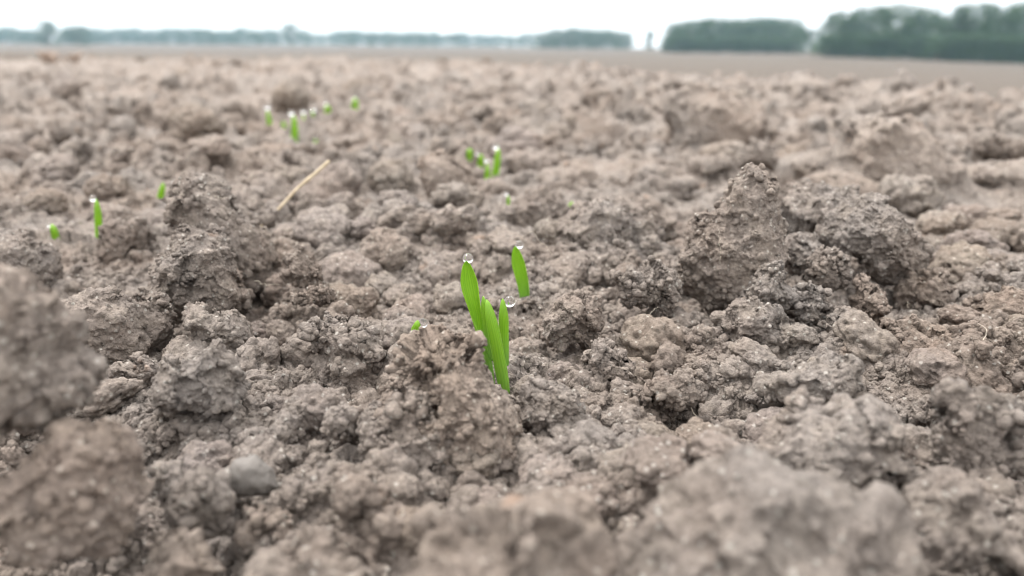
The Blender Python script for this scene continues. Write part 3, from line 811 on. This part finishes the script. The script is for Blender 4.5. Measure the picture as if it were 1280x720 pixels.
def tube(P, R, seg=8):
    P = np.asarray(P, float); n = len(P)
    T = np.gradient(P, axis=0); T /= np.linalg.norm(T, axis=1)[:, None] + 1e-12
    up = np.array([0.3, 0.1, 1.0]); S = np.cross(T, up); S /= np.linalg.norm(S, axis=1)[:, None] + 1e-12; B = np.cross(S, T)
    th = np.linspace(0, 2 * PI, seg, endpoint=False)
    V = P[:, None] + (np.cos(th)[None, :, None] * S[:, None] + np.sin(th)[None, :, None] * B[:, None]) * np.asarray(R)[:, None, None]
    V = V.reshape(-1, 3)
    i = np.arange(n - 1)[:, None] * seg; j = np.arange(seg)[None]; j2 = (j + 1) % seg
    F = np.stack([i + j, i + j2, i + seg + j2, i + seg + j], -1).reshape(-1, 4)
    return V, F
def smooth_path(P, n):
    P = np.asarray(P, float); s = np.linspace(0, 1, len(P)); t = np.linspace(0, 1, n)
    Q = np.stack([np.interp(t, s, P[:, k]) for k in range(3)], -1)
    for _ in range(max(2, n // 8)): Q[1:-1] = .25 * Q[:-2] + .5 * Q[1:-1] + .25 * Q[2:]
    return Q
# the straw: a hollow looking stalk with a node, leaning out of the soil
Q = smooth_path([at(322, 288, .292), at(344, 266, .296), at(371, 236, .300), at(394, 217, .303), at(412, 201, .305)], 40)
rad = np.full(40, .00062); rad[24:27] = .00082; rad[:6] *= .85; rad[-1] = .0004
V, F = tube(Q, rad * np.linspace(.8, 1.15, 40), 12)
st = obj('straw', mesh_from('straw', V - Q[0], F), STRAW, loc=Q[0])
tag(st, 'pale dry straw leaning out of the soil behind the pointed left clod', 'straw')
def rootlet(label, path, r=.00006, wig=.0005):
    Q = smooth_path([at(*p) for p in path], 40)
    Q[1:-1] += np.stack([vnoise(np.arange(38.) , np.full(38, k * 3.3), 4, 5 + k) for k in range(3)], -1) * wig
    V, F = tube(Q, np.linspace(r, r * .5, 40), 6)
    o = obj('rootlet', mesh_from('rootlet', V - Q[0], F), ROOT, loc=Q[0]); tag(o, label, 'rootlet', 'fine pale rootlets sticking out of the clods')
rootlet('forked-looking pale rootlet arching over the soil right of the lone seedling', [(690,318,.212),(676,302,.211),(664,288,.212),(655,296,.213),(645,296,.214)])
rootlet('pale rootlet sticking out left from the tip of the pointed left clod', [(230,244,.228),(220,240,.226),(208,234,.224)])
rootlet('short rootlet sticking out right from the tip of the pointed left clod', [(268,246,.225),(278,248,.222),(286,247,.220)])
rootlet('thin rootlet hanging down the face of the jagged peak', [(900,330,.192),(901,315,.190),(899,300,.190),(897,286,.191)])
rootlet('curled rootlet at the foot of the rounded clod by the deep hole', [(806,415,.176),(808,400,.178),(816,388,.180),(822,384,.182)])
rootlet('long rootlet lying left of the light knobbly clod', [(318,352,.200),(334,356,.199),(350,356,.199)])

for k in range(16):
    y = rng.uniform(.14, .30); x = y * math.tan(rng.uniform(-.6, .6)); a = rng.uniform(0, 6.28); z = surf_z(x, y) + .002
    Q = smooth_path([(x, y, z - .001), (x + .003 * math.cos(a), y + .003 * math.sin(a), z + .0015), (x + .006 * math.cos(a + .4), y + .006 * math.sin(a + .4), z + rng.uniform(0, .002))], 24)
    Q[1:-1] += np.stack([vnoise(np.arange(22.), np.full(22, k * 2.1 + q), 4, 5 + q) for q in range(3)], -1) * .0004
    V, F = tube(Q, np.linspace(.00008, .00004, 24), 6)
    o = obj('rootlet', mesh_from('rootlet', V - Q[0], F), ROOT, loc=Q[0])
    tag(o, 'hair-thin loose rootlet among several lying on the crumbs in the sharp zone', 'rootlet', 'hair-thin loose rootlets on the crumbs')
def dry_tuft(label, px, py, d, n, h):
    b0 = at(px, py, d); VV, FF, k = [], [], 0
    for i in range(n):
        a = rng.uniform(0, 2 * PI); l = h * rng.uniform(.5, 1.0); s = rng.uniform(.2, .9)
        P = [b0 + np.array([rng.normal(0, h * .2), rng.normal(0, h * .2), -h * .3])]
        P.append(P[0] + np.array([math.cos(a) * l * s * .4, math.sin(a) * l * s * .4, l * .7]))
        P.append(P[1] + np.array([math.cos(a) * l * s * .6, math.sin(a) * l * s * .6, l * .2]))
        Q = smooth_path(P, 9); V, F = tube(Q, np.array([.0025, .003, .004, .005, .006, .006, .005, .003, .001]) * h / .06, 5)
        VV.append(V - b0); FF.append(F + k); k += len(V)
    o = obj('dry_weed', mesh_from('dry_weed', np.concatenate(VV), np.concatenate(FF)), DRY, loc=b0)
    tag(o, label, 'dry weed', 'dry reddish weeds on the far seedbed')
dry_tuft('larger reddish-brown dry weed tuft far off at upper left', 60, 74, 2.0, 26, .035)
dry_tuft('smaller reddish-brown dry weed tuft right of the larger one, upper left', 95, 74, 2.05, 16, .03)

# ------------------------------------------------------------------ loose crumbs lying all over the seedbed: one uncountable mass
def build_crumbs():
    col = bpy.data.collections.new('crumb_shapes')
    for k, (co, F) in enumerate(HI):
        me = mesh_from('crumb_shape', co, F); me.materials.append(SOIL)
        q = bpy.data.objects.new('crumb_shape_%02d' % k, me); col.objects.link(q)
    r = np.hypot(GV[:, 0], GV[:, 1]); az = np.arctan2(GV[:, 0], GV[:, 1])
    NRM = vnormals(ground.data)
    PP, SS = [], []
    def scatter(n, r0, r1, a, smin, smax, ex, power, lift):
        idx = np.where((r > r0) & (r < r1) & (np.abs(az) < a))[0]
        wg = np.clip(NRM[idx, 2] + .25, .05, 1) * r[idx] ** power
        wg = wg * np.clip(.45 + vnoise(GV[idx, 0], GV[idx, 1], .05, 8), .08, 1.5)
        sel = rng.choice(idx, n, p=wg / wg.sum())
        rs = r[sel]
        s = np.minimum(smin / np.maximum(rng.random(n), .002) ** ex, smax) * np.clip(rs / .2, .9, 5)
        P = GV[sel].copy() + NRM[sel] * (s * lift)[:, None]
        ok = np.ones(n, bool)
        for (kx, ky, kr) in KEEP:
            q = np.hypot(P[:, 0] - kx, P[:, 1] - ky)
            ok &= ~(((q < kr) & (s > .0008)) | (q < .0022 + s))
        PP.append(P[ok]); SS.append(s[ok])
    WIDE = 1.15
    scatter(60000, .085, .55, WIDE, .00033, .0011, .45, -.2, .25)     # grains
    scatter(23000, .085, 1.4, WIDE, .00085, .0030, .42, -.2, .30)     # crumbs
    scatter(3600, .085, 3.2, WIDE, .0019, .0062, .33, -.1, .25)       # small clods
    P = np.concatenate(PP); S = np.concatenate(SS)
    me = bpy.data.meshes.new('soil_crumbs'); me.vertices.add(len(P)); me.vertices.foreach_set('co', P.astype(np.float32).ravel())
    for nm, ty, fld, v in (('siz', 'FLOAT', 'value', S), ('rot', 'FLOAT_VECTOR', 'vector', rng.uniform(0, 2 * PI, (len(P), 3))),
                           ('pick', 'INT', 'value', rng.integers(0, len(HI), len(P)))):
        at_ = me.attributes.new(nm, ty, 'POINT')
        at_.data.foreach_set(fld, v.astype(np.int32 if ty == 'INT' else np.float32).ravel())
    g = bpy.data.node_groups.new('crumb_scatter', 'GeometryNodeTree')
    g.interface.new_socket('Geometry', in_out='INPUT', socket_type='NodeSocketGeometry')
    g.interface.new_socket('Geometry', in_out='OUTPUT', socket_type='NodeSocketGeometry')
    N, L = g.nodes.new, g.links.new
    gi, go = N('NodeGroupInput'), N('NodeGroupOutput')
    ci = N('GeometryNodeCollectionInfo'); ci.inputs[0].default_value = col
    ci.inputs['Separate Children'].default_value = True; ci.inputs['Reset Children'].default_value = True
    ip = N('GeometryNodeInstanceOnPoints'); ip.inputs['Pick Instance'].default_value = True
    def att(nm, ty):
        q = N('GeometryNodeInputNamedAttribute'); q.data_type = ty; q.inputs[0].default_value = nm
        return q.outputs[0]
    L(gi.outputs[0], ip.inputs['Points']); L(ci.outputs[0], ip.inputs['Instance'])
    L(att('pick', 'INT'), ip.inputs['Instance Index']); L(att('siz', 'FLOAT'), ip.inputs['Scale'])
    er = N('FunctionNodeEulerToRotation'); L(att('rot', 'FLOAT_VECTOR'), er.inputs[0]); L(er.outputs[0], ip.inputs['Rotation'])
    L(ip.outputs[0], go.inputs[0])
    o = obj('soil_crumbs', me, SOIL)
    m = o.modifiers.new('scatter', 'NODES'); m.node_group = g
    tag(o, 'loose grey-brown soil crumbs scattered over the whole seedbed', 'soil crumbs', kind='stuff')

build_crumbs()

# ------------------------------------------------------------------ trees along the far field edge
def leaf_mat(name, c1, c2):
    m, n, b, o = nmat(name)
    oi = n.nodes.new('ShaderNodeNewGeometry')
    r = n.nodes.new('ShaderNodeValToRGB')
    r.color_ramp.elements[0].color = c1 + (1,); r.color_ramp.elements[1].color = c2 + (1,)
    n.links.new(oi.outputs['Random Per Island'], r.inputs[0]); n.links.new(r.outputs[0], b.inputs['Base Color'])
    b.inputs['Roughness'].default_value = .65; b.inputs['Specular IOR Level'].default_value = .3
    return m
TREE_LEAF = leaf_mat('tree_foliage', (.010, .032, .011), (.030, .070, .020))
TREE_LEAF2 = leaf_mat('pale_foliage', (.05, .08, .025), (.09, .14, .04))
BARK = simple_mat('bark', (.10, .08, .06), (.18, .15, .12), 6)
def crown_mesh(name, seed, nl, h0, h1, rad, leaf, conical=0.0):
    """unit tree, 1 m tall: clumps of leaf faces filling several overlapping boughs"""
    r_ = np.random.default_rng(seed)
    nb = 26
    cz = r_.uniform(h0 + .05, h1 - .07, nb)
    t = (cz - h0) / (h1 - h0)
    env = rad * np.sqrt(np.clip(1 - (2 * t - .6) ** 2 / 2.4, .05, 1)) * (1 - conical * t)
    a = r_.uniform(0, 2 * PI, nb); q = np.sqrt(r_.random(nb)) * .8
    B = np.stack([np.cos(a) * env * q, np.sin(a) * env * q, cz], -1)
    br = rad * r_.uniform(.28, .52, nb)
    k = r_.integers(nb, size=nl)
    v = r_.normal(size=(nl, 3)); v /= np.linalg.norm(v, axis=1)[:, None]
    P = B[k] + v * (br[k] * r_.uniform(.55, 1.08, nl) ** .6)[:, None] * np.array([1, 1, .8])
    e1 = r_.normal(size=(nl, 3)); e1 /= np.linalg.norm(e1, axis=1)[:, None]
    e2 = np.cross(e1, r_.normal(size=(nl, 3))); e2 /= np.linalg.norm(e2, axis=1)[:, None]
    s = leaf * r_.uniform(.6, 1.4, nl)[:, None]
    V = np.stack([P - e1 * s, P + e2 * s * .6, P + e1 * s, P - e2 * s * .6], 1).reshape(-1, 3)
    F = np.arange(nl * 4).reshape(-1, 4)
    return mesh_from(name, V, F, False), B
def trunk_mesh(name, B, seed):
    r_ = np.random.default_rng(seed); VV, FF, k = [], [], 0
    def add(P, R, s=7):
        nonlocal k
        V, F = tube(P, R, s); VV.append(V); FF.append(F + k); k += len(V)
    add(smooth_path([(0, 0, -.03), (.01, .005, .2), (-.01, .01, .45), (.01, 0, .75)], 12), np.linspace(.028, .008, 12))
    for q in B[::3]:
        z0 = max(.12, q[2] * .55)
        add(smooth_path([(0, 0, z0), (q[0] * .5, q[1] * .5, z0 * .5 + q[2] * .5 + .02), tuple(q)], 8), np.linspace(.011, .003, 8), 5)
    return mesh_from(name, np.concatenate(VV), np.concatenate(FF))
def tree_proto(seed, nl, h0, h1, rad, leaf, con, mat):
    cm, B = crown_mesh('crown', seed, nl, h0, h1, rad, leaf, con); cm.materials.append(mat)
    tm = trunk_mesh('trunk', B, seed); tm.materials.append(BARK)
    return cm, tm
PROTO = [tree_proto(1, 5200, -.02, 1.0, .46, .020, 0, TREE_LEAF), tree_proto(2, 5200, -.03, 1.0, .52, .021, 0, TREE_LEAF),
         tree_proto(3, 5200, -.02, 1.0, .42, .019, .15, TREE_LEAF), tree_proto(4, 4200, -.04, 1.0, .62, .023, 0, TREE_LEAF),
         tree_proto(5, 2200, .03, 1.0, .20, .022, .3, TREE_LEAF), tree_proto(6, 3600, .03, 1.0, .60, .024, 0, TREE_LEAF2)]
def tree(label, px, top, dist, kind, group, wide=1.0):
    """a tree whose crown centre is seen at column px, top at row top, standing dist metres away"""
    az = math.atan((px - 640) / FPX / 1.05)
    x, y = dist * math.sin(az), dist * math.cos(az)
    z = float(terrain(np.array([x]), np.array([y]))[0])
    h = at(px, top, y)[2] - z
    o = empty('tree', (x, y, z)); o.empty_display_size = 1
    o.rotation_euler.z = rng.uniform(0, 2 * PI); o.scale = (h * wide, h * wide, h)
    cm, tm = PROTO[kind]
    obj_c = bpy.data.objects.new('crown', cm); COL.objects.link(obj_c); obj_c.parent = o
    obj_t = bpy.data.objects.new('trunk', tm); COL.objects.link(obj_t); obj_t.parent = o
    tag(o, label, 'tree', group)
    return o
GF = 'hazy bluish trees of the distant wood edge'
GR = 'dark green trees of the near wood at right'
x = -60
while x < 672:
    top = np.interp(x, [-60, 0, 130, 230, 330, 400, 430, 520, 600, 672], [34, 36, 37, 36, 38, 42, 39, 41, 44, 44]) + rng.uniform(-2, 2.5)
    if not (45 < x < 78 or 352 < x < 378):
        side = 'left half of the long row' if x < 320 else 'right half of the long row'
        tree('small hazy blue-green tree in the %s on the horizon' % side, x, top, rng.uniform(430, 560), int(rng.choice([0, 1, 3])), GF + (' (left half)' if x < 320 else ' (right half)'), 1.5)
    x += rng.uniform(8, 13)
tree('tall round tree standing above the hazy row near the left edge', 62, 25, 330, 1, None, 1.05)
tree('lower rounded greener tree just right of the tall round one at left', 98, 33, 330, 3, None, 1.2)
tree('pointed tree rising above the hazy row below the gap in the clouds at left centre', 365, 30, 420, 0, None, 1.1)
x = 676
for x in range(676, 790, 9):
    tree('hazy dark tree in the low clump left of the gap in the treeline', x, np.interp(x, [670, 720, 750, 790], [41, 35, 38, 40]) + rng.uniform(-1, 1.5), rng.uniform(300, 340), int(rng.choice([0, 1, 3])), 'low clump of trees left of the gap', 1.0)
tree('single slender tree standing alone in the gap of the treeline', 812, 38, 300, 4, None, 1.5)
for i, x in enumerate(range(840, 985, 11)):
    tree('dark green tree in the even flat-topped clump right of the gap', x, np.interp(x, [835, 870, 930, 980], [29, 25, 25, 25]) + rng.uniform(-1.5, 2), rng.uniform(200, 230), int(rng.choice([0, 1, 2, 3])), 'even clump of trees right of the gap', 1.1)
tree('low bushy tree at the left of the dip between the two right-hand clumps', 994, 36, 205, 3, None, 1.0)
tree('low bushy tree at the right of the dip between the two right-hand clumps', 1012, 38, 215, 3, None, .9)
tree('pale yellow-green bush at the foot of the dip between clumps', 1021, 53, 190, 5, None, 1.0)
for i, (x, top) in enumerate([(1038,18),(1052,14),(1068,12),(1085,12),(1102,9),(1120,6),(1138,8),(1153,14),(1166,20)]):
    tree('tall dark green tree in the big rounded clump at upper right', x, top, rng.uniform(150, 172), i % 4, 'big rounded clump at upper right', .8)
for i, (x, top) in enumerate([(1182,22),(1196,12),(1212,9),(1230,7),(1248,8),(1266,6),(1284,8),(1302,9),(1322,12),(1345,10),(1370,14)]):
    tree('tall dark green tree in the clump cut off by the right edge', x, top, rng.uniform(140, 160), (i + 1) % 4, 'clump of tall trees cut off by the right edge', .8)

for x in range(838, 1340, 13):
    if 1000 < x < 1030: continue
    if x < 1000: tree('low dark bush along the foot of the even flat-topped clump', x + rng.uniform(-3, 3), 47 + rng.uniform(-2, 2), 196, 3, 'bushes under the even clump', 1.5)
    elif x < 1172: tree('low dark bush along the foot of the big rounded clump', x + rng.uniform(-3, 3), 45 + rng.uniform(-2, 2), 148, 3, 'bushes under the big rounded clump', 1.3)
    else: tree('low dark bush along the foot of the clump cut off by the right edge', x + rng.uniform(-3, 3), 46 + rng.uniform(-2, 2), 138, 3, 'bushes under the right edge clump', 1.3)

# ------------------------------------------------------------------ haze over the whole field
bpy.context.view_layer.update()
def haze():
    x0, x1, y0, y1, z0, z1 = -900, 900, -100, 720, -14.0, 26
    V = [(x, y, z) for z in (z0, z1) for y in (y0, y1) for x in (x0, x1)]
    F = [(0, 2, 3, 1), (4, 5, 7, 6), (0, 1, 5, 4), (2, 6, 7, 3), (0, 4, 6, 2), (1, 3, 7, 5)]
    me = mesh_from('haze', np.array(V, float), np.array(F), False)
    m = bpy.data.materials.new('haze'); m.use_nodes = True; n = m.node_tree; n.nodes.clear()
    o_ = n.nodes.new('ShaderNodeOutputMaterial'); v = n.nodes.new('ShaderNodeVolumePrincipled')
    v.inputs['Density'].default_value = .00042
    v.inputs['Color'].default_value = (.58, .84, 1.0, 1)
    n.links.new(v.outputs[0], o_.inputs['Volume'])
    o = obj('haze', me, m)
    tag(o, 'thin pale blue haze over the far field', 'haze', kind='stuff')
haze()
